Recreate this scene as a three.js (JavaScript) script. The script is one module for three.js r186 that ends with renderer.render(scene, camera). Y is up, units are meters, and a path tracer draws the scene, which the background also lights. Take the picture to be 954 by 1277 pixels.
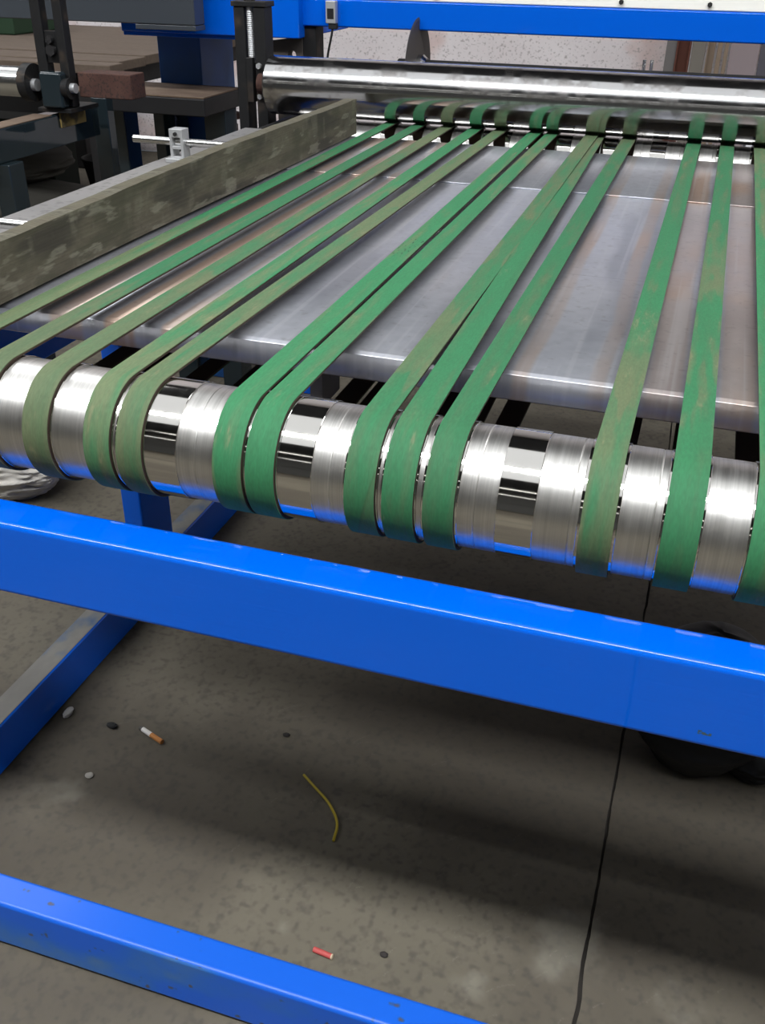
import * as THREE from 'three';
import { RoundedBoxGeometry } from 'three/addons/geometries/RoundedBoxGeometry.js';
import { mergeGeometries, mergeVertices, toCreasedNormals } from 'three/addons/utils/BufferGeometryUtils.js';
import { RectAreaLightUniformsLib } from 'three/addons/lights/RectAreaLightUniformsLib.js';

// ───────────── camera, light, exposure ─────────────
const R = Math.PI / 180;
const scene = new THREE.Scene();
const camera = new THREE.PerspectiveCamera(55.42, 954 / 1277, 0.05, 60);
camera.rotation.order = 'YXZ';
camera.position.set(0, 1.35, 0);
camera.rotation.set(-30.546 * R, 17.481 * R, 0.832 * R);
scene.add(camera);

const renderer = new THREE.WebGLRenderer({ antialias: true });
renderer.toneMapping = THREE.LinearToneMapping;
renderer.toneMappingExposure = 1.4;
renderer.shadowMap.enabled = true;
RectAreaLightUniformsLib.init();
scene.background = new THREE.Color(0x9fb0c4);

const ROOF = 5.5;
const CLEAR_GLOW = 19.0, SHEET_GLOW = 0.42, TUBE_GLOW = 2.6, ADDED_REAR_GLOW = 4.2;   // radiance of the clear roof glazing, the milky roof sheets, the tubes and the added rear panes
const DAY = new THREE.Color().setRGB(0.96, 0.98, 1.0), TUBE_TINT = new THREE.Color().setRGB(1.0, 0.98, 0.93);
function areaLight(name, x, y, z, w, d, color, radiance) {
  const l = new THREE.RectAreaLight(color, radiance, w, d);
  l.name = name; l.position.set(x, y, z); l.rotation.x = -Math.PI / 2; scene.add(l);
}
areaLight('skylight_and_added_light', 0, ROOF - 0.13, 1.1, 13.6, 0.56, DAY, CLEAR_GLOW);
for (const x of [-5.6, 5.6]) areaLight('skylight_and_added_light', x, ROOF - 0.13, -4.3, 3.4, 1.9, DAY, ADDED_REAR_GLOW);  // rear pair: added lights, put in to brighten the back wall
const SHEETS = [[-0.85, 3.0], [2.25, 1.5]];
for (const [z, d] of SHEETS) areaLight('roof_sheet_light', 0, ROOF - 0.13, z, 13.6, d, DAY, SHEET_GLOW);

// ───────────── helpers ─────────────
let seed = 7;
const rnd = () => { seed = (seed * 1664525 + 1013904223) >>> 0; return seed / 4294967296; };
const used = {};
const numbered = n => { const k = used[n] = (used[n] ?? -1) + 1; return k ? `${n}_${String(k).padStart(3, '0')}` : n; };
function shade(o) { o.traverse(c => { if (c.isMesh) { c.castShadow = true; c.receiveShadow = true; } }); return o; }
function thing(name, label, category, pos = [0, 0, 0], group) {
  const o = new THREE.Group(); o.name = numbered(name); o.position.set(...pos); scene.add(o);
  o.userData = { label, category }; if (group) o.userData.group = group;
  return o;
}
function struct(name, pos = [0, 0, 0]) { const o = new THREE.Group(); o.name = name; o.position.set(...pos); o.userData.kind = 'structure'; scene.add(o); return o; }
function part(name, geo, mat, parent, pos) {
  const m = new THREE.Mesh(geo, mat); m.name = name; m.castShadow = m.receiveShadow = true;
  if (pos) m.position.set(...pos);
  parent.add(m); return m;
}
function single(name, geo, mat, label, category, group, pos) {
  const m = part(numbered(name), geo, mat, scene, pos); m.userData = { label, category }; if (group) m.userData.group = group; return m;
}
// uv in metres, taken from the face's main direction
function boxUV(geo, s = 1) {
  const g = geo.index ? geo.toNonIndexed() : geo, p = g.attributes.position, n = g.attributes.normal, uv = new Float32Array(p.count * 2);
  for (let i = 0; i < p.count; i += 3) {
    const ax = Math.abs(n.getX(i) + n.getX(i + 1) + n.getX(i + 2)), ay = Math.abs(n.getY(i) + n.getY(i + 1) + n.getY(i + 2)), az = Math.abs(n.getZ(i) + n.getZ(i + 1) + n.getZ(i + 2));
    for (let k = i; k < i + 3; k++) {
      const x = p.getX(k), y = p.getY(k), z = p.getZ(k);
      const [u, v] = ay >= ax && ay >= az ? [x, z] : ax >= az ? [z, y] : [x, y];
      uv[2 * k] = u * s; uv[2 * k + 1] = v * s;
    }
  }
  g.setAttribute('uv', new THREE.BufferAttribute(uv, 2)); return g;
}
// a box from its lower to its upper corner with rounded edges
function bar([x0, y0, z0], [x1, y1, z1], r = 0.004, seg = 2) {
  const w = x1 - x0, h = y1 - y0, d = z1 - z0;
  const g = new RoundedBoxGeometry(w, h, d, seg, Math.min(r, w / 2.01, h / 2.01, d / 2.01));
  g.translate((x0 + x1) / 2, (y0 + y1) / 2, (z0 + z1) / 2);
  return boxUV(g);
}
function cylX(r, x0, x1, y, z, seg = 32) { const g = new THREE.CylinderGeometry(r, r, x1 - x0, seg); g.rotateZ(Math.PI / 2); g.translate((x0 + x1) / 2, y, z); return g; }
function cylY(r, y0, y1, x, z, seg = 20, r2 = r) { const g = new THREE.CylinderGeometry(r2, r, y1 - y0, seg); g.translate(x, (y0 + y1) / 2, z); return g; }
function hexY(r, y0, y1, x, z) { return cylY(r, y0, y1, x, z, 6); }
// a turned profile round an axis along x: pts are [x, radius]; u runs along the axis in metres, v round it
function turned(pts, seg = 96) {
  const pos = [], uv = [], idx = [], nrm = [];
  for (let i = 0; i < pts.length - 1; i++) {
    const [xa, ra] = pts[i], [xb, rb] = pts[i + 1], L = Math.hypot(xb - xa, rb - ra) || 1, nx = -(rb - ra) / L, nr = (xb - xa) / L, b = pos.length / 3;
    for (let k = 0; k <= seg; k++) {
      const a = k / seg * 2 * Math.PI, c = Math.cos(a), s = Math.sin(a);
      pos.push(xa, ra * c, ra * s, xb, rb * c, rb * s); nrm.push(nx, nr * c, nr * s, nx, nr * c, nr * s);
      uv.push(xa, k / seg, xb, k / seg);
      if (k < seg) { const q = b + 2 * k; idx.push(q, q + 1, q + 2, q + 1, q + 3, q + 2); }
    }
  }
  const g = new THREE.BufferGeometry();
  g.setAttribute('position', new THREE.Float32BufferAttribute(pos, 3)); g.setAttribute('normal', new THREE.Float32BufferAttribute(nrm, 3)); g.setAttribute('uv', new THREE.Float32BufferAttribute(uv, 2));
  g.setIndex(idx);
  // make the winding agree with the normals
  const p = g.attributes.position, va = new THREE.Vector3(), vb = new THREE.Vector3(), vc = new THREE.Vector3(), vn = new THREE.Vector3();
  for (let t = 0; t < idx.length; t += 3) {
    va.fromBufferAttribute(p, idx[t]); vb.fromBufferAttribute(p, idx[t + 1]); vc.fromBufferAttribute(p, idx[t + 2]); vn.fromBufferAttribute(g.attributes.normal, idx[t]);
    if (vb.clone().sub(va).cross(vc.clone().sub(va)).dot(vn) < 0) { const q = idx[t + 1]; idx[t + 1] = idx[t + 2]; idx[t + 2] = q; }
  }
  g.setIndex(idx); return g;
}
// extrude a profile drawn in (z, y) along x
function profileX(pts, x0, x1, bevel = 0) {
  const s = new THREE.Shape(pts.map(([z, y]) => new THREE.Vector2(-z, y)));
  const g = new THREE.ExtrudeGeometry(s, { depth: x1 - x0, bevelEnabled: bevel > 0, bevelSize: bevel, bevelThickness: bevel, bevelSegments: 2, steps: 1 });
  g.rotateY(Math.PI / 2); g.translate(x0, 0, 0);        // shape x -> -z, depth -> +x
  return g;
}
const smooth = (a, b, x) => { const t = Math.min(1, Math.max(0, (x - a) / (b - a))); return t * t * (3 - 2 * t); };
const mix = (a, b, t) => a + (b - a) * t;
// lattice noise that repeats every `per` cells
function hash(x, y, s) { let h = (x * 374761393 + y * 668265263 + s * 974711) | 0; h = Math.imul(h ^ (h >>> 13), 1274126177); h ^= h >>> 16; return (h >>> 0) / 4294967296; }
function noise(x, y, px, py, s) {
  const xi = Math.floor(x), yi = Math.floor(y), fx = x - xi, fy = y - yi, u = fx * fx * (3 - 2 * fx), v = fy * fy * (3 - 2 * fy);
  const w = (a, n) => ((a % n) + n) % n, x0 = w(xi, px), x1 = w(xi + 1, px), y0 = w(yi, py), y1 = w(yi + 1, py);
  return mix(mix(hash(x0, y0, s), hash(x1, y0, s), u), mix(hash(x0, y1, s), hash(x1, y1, s), u), v);
}
function fbm(u, v, cx, cy, oct, s) { let a = 0.5, t = 0, n = 0; for (let o = 0; o < oct; o++) { t += a * noise(u * cx, v * cy, cx, cy, s + o * 17); n += a; a *= 0.5; cx *= 2; cy *= 2; } return t / n; }
function texture(w, h, fn, { srgb = true, repeat, wrap = true } = {}) {
  const d = new Uint8Array(w * h * 4);
  for (let j = 0; j < h; j++) for (let i = 0; i < w; i++) {
    const c = fn((i + 0.5) / w, (j + 0.5) / h), k = 4 * (j * w + i);
    if (typeof c === 'number') d[k] = d[k + 1] = d[k + 2] = Math.max(0, Math.min(255, c * 255)); else for (let q = 0; q < 3; q++) d[k + q] = Math.max(0, Math.min(255, c[q]));
    d[k + 3] = 255;
  }
  const t = new THREE.DataTexture(d, w, h, THREE.RGBAFormat);
  t.magFilter = THREE.LinearFilter; t.minFilter = THREE.LinearMipmapLinearFilter; t.generateMipmaps = true;
  if (wrap) t.wrapS = t.wrapT = THREE.RepeatWrapping;
  if (srgb) t.colorSpace = THREE.SRGBColorSpace;
  if (repeat) t.repeat.set(...repeat);
  t.needsUpdate = true; return t;
}
const mixC = (a, b, t) => [mix(a[0], b[0], t), mix(a[1], b[1], t), mix(a[2], b[2], t)];
const std = o => new THREE.MeshStandardMaterial(o);

// ───────────── materials ─────────────
const M = {};
// enamel: fine grain, dust specks
const paintBump = texture(256, 256, (u, v) => fbm(u, v, 10, 10, 4, 3), { srgb: false, repeat: [4, 4] });
const paint = (hex, rough = 0.32) => new THREE.MeshPhysicalMaterial({ color: hex, roughness: rough, specularIntensity: 0.0, clearcoat: 0.9, clearcoatRoughness: 0.035, bumpMap: paintBump, bumpScale: 0.0001 });
M.blue = paint(0x005bd1); M.blueShaded = std({ map: texture(256, 256, (u, v) => mixC([20, 84, 168], [40, 78, 124], fbm(u, v, 5, 5, 5, 13)), { repeat: [3, 3] }), roughness: 0.55 });  // second blue: darkened to paint in the shade on the set-back, dusty column
// floor rail: same enamel with trodden dust patches (outlined, grainy)
M.blueDusty = new THREE.MeshPhysicalMaterial({
  map: texture(1024, 256, (u, v) => {
    const n = fbm(u, v, 6, 2, 5, 21), g = fbm(u, v, 90, 24, 3, 5);
    const d = smooth(0.56, 0.7, n) * (0.35 + 0.5 * g), r = smooth(0.78, 0.84, fbm(u, v, 110, 28, 3, 77));
    return mixC(mixC([3, 88, 200], [112, 121, 131], d * 0.75), [96, 62, 50], r * 0.8);
  }, { repeat: [0.5, 2] }), roughness: 0.45, clearcoat: 0.25, clearcoatRoughness: 0.3,
});
M.dustGrey = std({ map: texture(512, 128, (u, v) => { const n = fbm(u, v, 8, 3, 5, 31), f = fbm(u, v, 100, 30, 2, 8); return mixC(mixC([9, 52, 122], [103, 101, 97], smooth(0.25, 0.42, n)), [130, 127, 120], f * 0.3); }, { repeat: [1, 2] }), roughness: 0.8 });
M.darkSteel = std({ color: 0x2b2a2b, roughness: 0.55, metalness: 0.5, bumpMap: paintBump, bumpScale: 0.0006 });
M.blackIron = std({ map: texture(256, 256, (u, v) => { const n = fbm(u, v, 6, 6, 5, 12); return mixC([26, 26, 27], [62, 52, 44], smooth(0.5, 0.8, n)); }, { repeat: [3, 3] }), roughness: 0.62, metalness: 0.35, bumpMap: paintBump, bumpScale: 0.0008 });
M.darkPlate = std({ color: 0x4a4542, roughness: 0.55, metalness: 0.3 });
M.greyPaint = paint(0x3f4348, 0.6); M.tealPaint = paint(0x20292d, 0.6);
M.rubberBlack = std({ color: 0x101010, roughness: 0.75 });
M.yellowPaint = std({ map: texture(128, 128, (u, v) => mixC([130, 110, 57], [80, 70, 45], smooth(0.45, 0.7, fbm(u, v, 5, 5, 4, 9))), { repeat: [6, 6] }), roughness: 0.8 });
const rustMap = texture(256, 256, (u, v) => { const n = fbm(u, v, 6, 6, 5, 40), f = fbm(u, v, 60, 60, 2, 41); return mixC(mixC([63, 38, 33], [90, 63, 52], n), [45, 33, 30], smooth(0.55, 0.8, f) * 0.8); }, { repeat: [4, 4] });
M.rust = std({ map: rustMap, roughness: 0.85, metalness: 0.2, bumpMap: paintBump, bumpScale: 0.001 });
M.rustDust = std({ map: texture(256, 256, (u, v) => mixC([80, 64, 52], [115, 97, 80], fbm(u, v, 6, 10, 5, 51)), { repeat: [3, 3] }), roughness: 0.9 });
// turned aluminium: rings of the lathe tool run round the roller, so the pattern varies along the axis only
const lathe = texture(1024, 64, (u, v) => 0.6 * fbm(u, v, 256, 2, 2, 61) + 0.4 * fbm(u, v, 60, 3, 3, 62), { srgb: false, repeat: [4, 1] });
const latheTone = texture(1024, 128, (u, v) => { const a = fbm(u, v, 200, 2, 2, 63), b = fbm(u, v, 18, 6, 4, 64); const t = 0.8 + 0.2 * (0.6 * a + 0.4 * b); return [228 * t, 226 * t, 222 * t]; }, { repeat: [4, 1] });
M.brushed = std({ map: latheTone, metalness: 1, roughness: 0.4, roughnessMap: texture(512, 64, (u, v) => 0.75 + 0.25 * fbm(u, v, 120, 3, 3, 65), { srgb: false, repeat: [4, 1] }), bumpMap: lathe, bumpScale: 0.00003 });
M.polished = std({ color: 0xd2d0cc, metalness: 1, roughness: 0.1, roughnessMap: texture(256, 64, (u, v) => 0.6 + 0.4 * fbm(u, v, 40, 4, 3, 66), { srgb: false, repeat: [4, 1] }) });
M.steelBright = std({ color: 0xcfcfce, metalness: 1, roughness: 0.2 });
M.aluminium = std({ color: 0xd6d7d8, metalness: 0.9, roughness: 0.34 });
M.castAlu = std({ color: 0xb9babb, metalness: 0.6, roughness: 0.5 });
// chrome press roller: mirror with smudges of dried paste
const smudge = (u, v) => smooth(0.48, 0.72, 0.55 * fbm(u, v, 22, 6, 5, 71) + 0.45 * fbm(u, v, 90, 18, 3, 72));
M.chrome = std({ metalness: 1, roughness: 1, map: texture(1024, 256, (u, v) => { const s = smudge(u, v), l = fbm(u, v, 4, 60, 3, 73); return mixC([206, 206, 207], [120, 116, 114], s * 0.6 + 0.15 * l); }, { repeat: [0.5, 1] }), roughnessMap: texture(1024, 256, (u, v) => 0.11 + 0.14 * smudge(u, v) + 0.04 * fbm(u, v, 3, 70, 3, 74), { srgb: false, repeat: [0.5, 1] }) });
// deck: galvanised sheet with long rub marks of the belts and brownish tarnish
const TAN = [[-0.72, 0.035, 0.7], [-0.645, 0.03, 0.8], [-0.575, 0.02, 0.5], [-0.33, 0.03, 0.3], [-0.155, 0.018, 0.5], [-0.075, 0.018, 0.5], [-0.01, 0.032, 0.85], [0.068, 0.03, 1.0], [0.14, 0.04, 0.8], [0.3, 0.05, 0.6], [0.5, 0.04, 0.7]];   // rub marks beside the belts
const deckFn = (u, v) => {   // u across 2 m from x = -1, v along 1.4 m from z = -2.3
  const x = u * 2 - 1, along = fbm(u, v, 60, 3, 4, 81), blotch = fbm(u, v, 7, 6, 5, 82), cloud = fbm(u, v, 14, 5, 4, 83), fine = fbm(u, v, 180, 120, 2, 84), scr = fbm(u, v, 320, 4, 2, 85);
  let tan = 0; for (const [tx, w, k] of TAN) tan = Math.max(tan, k * (1 - smooth(0.3, 1, Math.abs(x - tx + 0.012 * (cloud - 0.5)) / w)));
  const brown = smooth(0.24, 0.68, tan * (0.45 + 0.9 * blotch) + 0.35 * (along - 0.5)) * (0.5 + 0.5 * smooth(0.35, 0.6, cloud));
  let c = mixC([166, 168, 176], [192, 194, 201], 0.5 * blotch + 0.5 * fine);
  c = mixC(c, [138, 141, 151], smooth(0.5, 0.75, fbm(u, v, 30, 4, 4, 86)) * 0.6);
  c = mixC(c, [184, 154, 133], brown * 0.8);
  c = mixC(c, [104, 98, 98], smooth(0.7, 0.85, fbm(u, v, 260, 200, 2, 87)) * 0.15);
  return mixC(c, [206, 207, 210], smooth(0.6, 0.8, scr) * 0.3);
};
M.deck = std({ map: texture(1024, 1024, deckFn, { wrap: false }), metalness: 0.75, roughness: 0.36, roughnessMap: texture(512, 512, (u, v) => 0.75 + 0.3 * fbm(u, v, 12, 8, 4, 88), { srgb: false }), bumpMap: texture(512, 512, (u, v) => fbm(u, v, 7, 5, 3, 89), { srgb: false }), bumpScale: 0.0008 });
M.sideSheet = std({ map: texture(512, 512, (u, v) => { const n = fbm(u, v, 5, 5, 5, 91), f = fbm(u, v, 120, 120, 2, 92); return mixC(mixC([110, 108, 107], [143, 140, 138], n), [86, 84, 83], smooth(0.6, 0.85, f) * 0.5); }), metalness: 0.25, roughness: 0.6 });
// weathered board: grain along z, brush-like stains
M.board = std({ map: texture(1024, 256, (u, v) => {
  const g = 0.2 * fbm(u, v, 5, 50, 4, 101) + 0.8 * fbm(u, v, 40, 12, 4, 107), n = fbm(u, v, 9, 3, 5, 102), drip = fbm(u, v, 60, 3, 4, 103), f = fbm(u, v, 200, 80, 2, 104);
  let c = mixC([67, 61, 48], [102, 98, 80], 0.55 * g + 0.45 * n);
  c = mixC(c, [46, 42, 34], smooth(0.45, 0.7, n) * 0.8); c = mixC(c, [112, 110, 93], smooth(0.55, 0.78, drip) * 0.4); c = mixC(c, [53, 53, 37], smooth(0.5, 0.7, fbm(u, v, 16, 4, 4, 106)) * 0.5);
  c = mixC(c, [131, 128, 113], smooth(0.62, 0.72, fbm(u, v, 22, 8, 5, 108)) * 0.55);
  return mixC(c, [60, 54, 46], smooth(0.6, 0.8, f) * 0.3);
}, { repeat: [0.7, 8] }), roughness: 0.82, bumpMap: texture(512, 256, (u, v) => fbm(u, v, 6, 60, 4, 105), { srgb: false, repeat: [0.7, 8] }), bumpScale: 0.0004 });
M.jointDirt = std({ color: 0x2e2a26, roughness: 1 });
M.beltCore = std({ color: 0x3a2c22, roughness: 0.9 });
// concrete: 4 m tile, stains at their places in the machine's bay
const scratches = []; for (let i = 0; i < 160; i++) { const cx = i % 3 ? -0.1 : -0.5, cz = i % 3 ? -0.98 : -1.25; scratches.push([cx + 0.5 * (rnd() + rnd() - 1), cz + 0.3 * (rnd() + rnd() - 1), -1.1 + 0.8 * (rnd() - 0.5), 0.01 + 0.05 * rnd() * rnd(), 0.2 + 0.5 * rnd()]); }
const paleSpots = [[-0.03, -0.985, 0.07], [-0.44, -0.9, 0.02], [-0.93, -1.02, 0.05], [0.15, -1.0, 0.06], [-0.13, -0.9, 0.03]];
const CONC = 2048;
M.concrete = std({
  map: (() => {
    const base = new Float32Array(CONC * CONC * 3), t = texture(CONC, CONC, (u, v) => {
      const x = u * 4 - 2.6, z = v * 4 - 3.2;
      const big = fbm(u, v, 5, 5, 5, 111), mid = fbm(u, v, 26, 26, 4, 112), f = fbm(u, v, 400, 400, 2, 113);
      let c = mixC([85, 80, 68], [111, 104, 90], 0.5 * big + 0.5 * mid);
      c = mixC(c, [61, 55, 47], smooth(0.35, 0.75, fbm(u, v, 9, 9, 6, 114)) * 0.55);
      c = mixC(c, [61, 57, 52], smooth(0.45, 0.95, f) * 0.5);
      let p = 0; for (const [px, pz, r] of paleSpots) { const dx = x - px, dz = z - pz, q = Math.hypot(dx, dz) / r + 2.2 * (mid - 0.5) + 2.2 * (fbm(u, v, 60, 60, 4, 115) - 0.5); p = Math.max(p, 1 - smooth(0.2, 1.2, q)); }
      c = mixC(c, [130, 126, 114], p * 0.55);
      c = mixC(c, [58, 54, 48], smooth(0.62, 0.95, fbm(u, v, 330, 330, 2, 116)) * 0.14);
      return c;
    });
    // scuff strokes
    const d = t.image.data;
    for (const [sx, sz, a, len, w] of scratches) for (let k = 0; k < len * 700; k++) {
      const q = k / (len * 700), bend = 0.25 * q, px = sx + Math.cos(a + bend) * len * q, pz = sz + Math.sin(a + bend) * len * q;
      const i = Math.round((px + 2.6) / 4 * CONC), j = Math.round((pz + 3.2) / 4 * CONC);
      if (i < 1 || j < 1 || i >= CONC - 1 || j >= CONC - 1 || rnd() < 0.35) continue;
      const o = 4 * (j * CONC + i); for (let c = 0; c < 3; c++) d[o + c] = Math.min(255, d[o + c] + 13 * w);
    }
    return t;
  })(), roughness: 0.88, bumpMap: texture(1024, 1024, (u, v) => 0.6 * fbm(u, v, 30, 30, 5, 117) + 0.4 * fbm(u, v, 300, 300, 2, 118), { srgb: false }), bumpScale: 0.002,
});
M.plaster = std({ map: texture(1024, 512, (u, v) => {
  const n = fbm(u, v, 12, 8, 5, 121), s = fbm(u, v, 420, 240, 2, 122), r = smooth(0.62, 0.8, fbm(u, v, 9, 5, 5, 123));
  let c = mixC([222, 213, 214], [238, 231, 232], n); c = mixC(c, [204, 170, 162], r * 0.5);
  return mixC(c, [112, 102, 100], smooth(0.64, 0.85, s) * 0.4);
}, { repeat: [0.25, 0.5] }), roughness: 0.95, bumpMap: paintBump, bumpScale: 0.002 });
M.wallGrey = std({ color: 0x525250, roughness: 0.9 });
M.roof = std({ color: 0x3c3f42, roughness: 0.8 });
M.boardTable = std({ map: texture(512, 512, (u, v) => mixC([80, 68, 57], [104, 90, 78], 0.5 * fbm(u, v, 4, 40, 4, 131) + 0.5 * fbm(u, v, 80, 80, 2, 132)), { repeat: [1, 1] }), roughness: 0.9 });
M.glowClear = std({ color: 0xdfe6ea, emissive: DAY, emissiveIntensity: CLEAR_GLOW * 0.3, roughness: 0.5 });
M.glowAddedRear = std({ color: 0xdfe6ea, emissive: DAY, emissiveIntensity: ADDED_REAR_GLOW * 0.3, roughness: 0.5 });
M.glowSheet = std({ color: 0xdfe6ea, emissive: DAY, emissiveIntensity: SHEET_GLOW * 0.6, roughness: 0.6 });
M.glowTube = std({ color: 0xffffff, emissive: TUBE_TINT, emissiveIntensity: TUBE_GLOW, roughness: 0.5 });
M.creamWhite = std({ color: 0xf4f2ea, roughness: 0.45 });
M.whiteEnamel = std({ color: 0xd9d8d2, roughness: 0.5 });

// ───────────── the hall ─────────────
const HX = 8, ZB = -6.5, ZF = 8;
{
  const f = struct('floor');
  const slab = (x0, x1, edge) => {
    const s = new THREE.Shape(), pts = [];
    for (let i = 0; i <= 160; i++) { const z = ZB + (ZF - ZB) * i / 160; pts.push(z); }
    for (let i = 0; i <= 420; i++) pts.push(-2.4 + 2.1 * i / 420);
    pts.sort((a, b) => a - b);
    const ex = z => 0.028 + 0.006 * Math.sin(z * 2.1) + 0.006 * (fbm((z + 7) / 16, 0.3, 300, 4, 3, 141) - 0.5);
    const gap = z => 0.0004 + 0.0042 * fbm((z + 7) / 16, 0.7, 260, 4, 3, 142);
    if (edge > 0) { s.moveTo(x0, -ZB); for (const z of pts) s.lineTo(ex(z) - gap(z), -z); s.lineTo(x0, -ZF); } else { s.moveTo(x1, -ZB); for (const z of pts) s.lineTo(ex(z) + gap(z), -z); s.lineTo(x1, -ZF); }
    s.closePath();
    const g = new THREE.ExtrudeGeometry(s, { depth: 0.2, bevelEnabled: false }); g.rotateX(-Math.PI / 2); g.translate(0, -0.2, 0);
    const b = boxUV(g, 1), uv = b.attributes.uv; for (let i = 0; i < uv.count; i++) uv.setXY(i, (uv.getX(i) + 2.6) / 4, (uv.getY(i) + 3.2) / 4);
    return b;
  };
  part('slab', slab(-HX - 0.2, 0, 1), M.concrete, f); part('slab', slab(0, HX + 0.2, -1), M.concrete, f);
  part('joint_filler', bar([-0.06, -0.2, ZB], [0.12, -0.006, ZF], 0.001), M.jointDirt, f);
}
part('panel', bar([-HX - 0.2, 0, ZB - 0.2], [HX + 0.2, ROOF, ZB], 0.002), M.plaster, struct('wall_back'));
part('panel', bar([-HX - 0.2, 0, ZF], [HX + 0.2, ROOF, ZF + 0.2], 0.002), M.wallGrey, struct('wall_front'));
part('panel', bar([-HX - 0.2, 0, ZB], [-HX, ROOF, ZF], 0.002), M.wallGrey, struct('wall_left'));
part('panel', bar([HX, 0, ZB], [HX + 0.2, ROOF, ZF], 0.002), M.wallGrey, struct('wall_right'));
part('panel', bar([-HX - 0.2, ROOF, ZB - 0.2], [HX + 0.2, ROOF + 0.2, ZF + 0.2], 0.002), M.roof, struct('ceiling'));
let win = 0;
function roofPane(z, d, mat, x0 = -6.9, x1 = 6.9) {
  const w = struct(`window_${++win}`), y = ROOF - 0.12;
  for (const [a, b] of [[[x0, y, z - d / 2 - 0.06], [x1, ROOF, z - d / 2]], [[x0, y, z + d / 2], [x1, ROOF, z + d / 2 + 0.06]], [[x0, y, z - d / 2], [x0 + 0.06, ROOF, z + d / 2]], [[x1 - 0.06, y, z - d / 2], [x1, ROOF, z + d / 2]]]) part('frame_bar', bar(a, b), M.whiteEnamel, w);
  part('pane', bar([x0 + 0.06, y + 0.02, z - d / 2], [x1 - 0.06, y + 0.06, z + d / 2], 0.001), mat, w);
}
roofPane(1.1, 0.6, M.glowClear); for (const x of [-5.6, 5.6]) roofPane(-4.3, 2, M.glowAddedRear, x - 1.75, x + 1.75);  // rear pair of glowing panes is added, sited clear of the roller reflections
for (const [z, d] of SHEETS) roofPane(z, d, M.glowSheet);
// two rows of tube battens hang in front of the machine, behind the photographer
for (const [z, row] of [[3.1, 'nearer'], [5.4, 'farther']]) for (let k = 0; k < 4; k++) {
  const x = -4.5 + 3 * k, y = 3.3;
  const t = thing('tube_light', `white batten lamp with a long tube, ${['first', 'second', 'third', 'fourth'][k]} from the left, ${row} row`, 'lamp', [x, y, z], 'tube lights hung from the roof');
  part('housing', bar([-1.44, 0.02, -0.04], [1.44, 0.07, 0.04], 0.006), M.whiteEnamel, t);
  const tube = cylX(0.013, -1.4, 1.4, 0, 0, 12); part('tube', tube, M.glowTube, t);
  for (const sx of [-1.2, 1.2]) part('suspension_rod', cylY(0.004, 0.07, ROOF - y, sx, 0, 6), M.darkSteel, t);
  areaLight('tube_light_source', x, y - 0.016, z, 2.8, 0.026, TUBE_TINT, TUBE_GLOW);
}

// ───────────── blue machine frame ─────────────
const frame = thing('machine_frame', 'blue enamelled steel tube frame carrying the belt conveyor', 'machine frame');
part('front_beam', bar([-1.13, 0.7, -0.785], [1.13, 0.797, -0.735], 0.007, 4), (() => {
  const m = M.blue.clone();
  m.map = texture(2048, 128, (u, v) => {   // one chip through the enamel low on the face
    const dx = Math.abs(u * 2.26 - 1.13 - 0.084), dy = v * 0.0985 + 0.7 - 0.7185, n = fbm(u, v, 900, 60, 3, 151);
    const c = dx < 0.0062 && Math.abs(dy) < 0.0022 && n > 0.42 ? 1 : 0;
    return mixC([0, 91, 209], [64, 80, 84], c);
  }, { wrap: false }); m.color.set(0xffffff); return m;
})(), frame).geometry.attributes.uv.array.forEach((v, i, a) => { a[i] = i % 2 ? (v - 0.7) / 0.0985 : (v + 1.13) / 2.26; });
part('front_floor_rail', bar([-1.13, 0.006, -0.785], [1.13, 0.106, -0.735], 0.007, 4), M.blueDusty, frame);
for (const s of [-1, 1]) {
  const [a, b] = s < 0 ? [-1.108, -1.056] : [1.056, 1.108];
  part('side_rail', bar([a, 0.7, -2.68], [b, 0.797, -0.786], 0.005), M.blue, frame);
  const fr = part('side_floor_rail', bar([a, 0.006, -2.68], [b, 0.104, -0.786], 0.005), M.blue, frame);
  part('dust_layer', bar([a + 0.003, 0.1042, -2.66], [b - 0.003, 0.1048, -0.8], 0.0002), M.dustGrey, fr).userData.label = 'grey dust lying on the floor rail';
  for (const [z0, z1] of [[-0.785, -0.736], [-1.718, -1.597], [-2.68, -2.63]]) part('leg', bar([a + 0.002, 0.105, z0], [b - 0.002, 0.7, z1], 0.005), M.blue, frame);
  part('bearing_plate', bar(s < 0 ? [-1.0625, 0.797, -2.66] : [1.0505, 0.797, -2.66], s < 0 ? [-1.0505, 0.944, -0.74] : [1.0625, 0.944, -0.74], 0.002), M.darkSteel, frame);
  for (const z of [-0.735, -2.63]) part('foot_pad', bar([a - 0.01, 0, z - 0.06], [b + 0.01, 0.0062, z + 0.01], 0.002), M.darkSteel, frame);
}
for (const z of [-1.5, -2.05]) part('cross_bar', bar([-1.0505, 0.86, z - 0.025], [1.0505, 0.92, z + 0.025], 0.004), M.blue, frame);
part('rear_beam', bar([-1.056, 0.7, -2.68], [1.056, 0.797, -2.63], 0.005), M.blue, frame);

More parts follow.
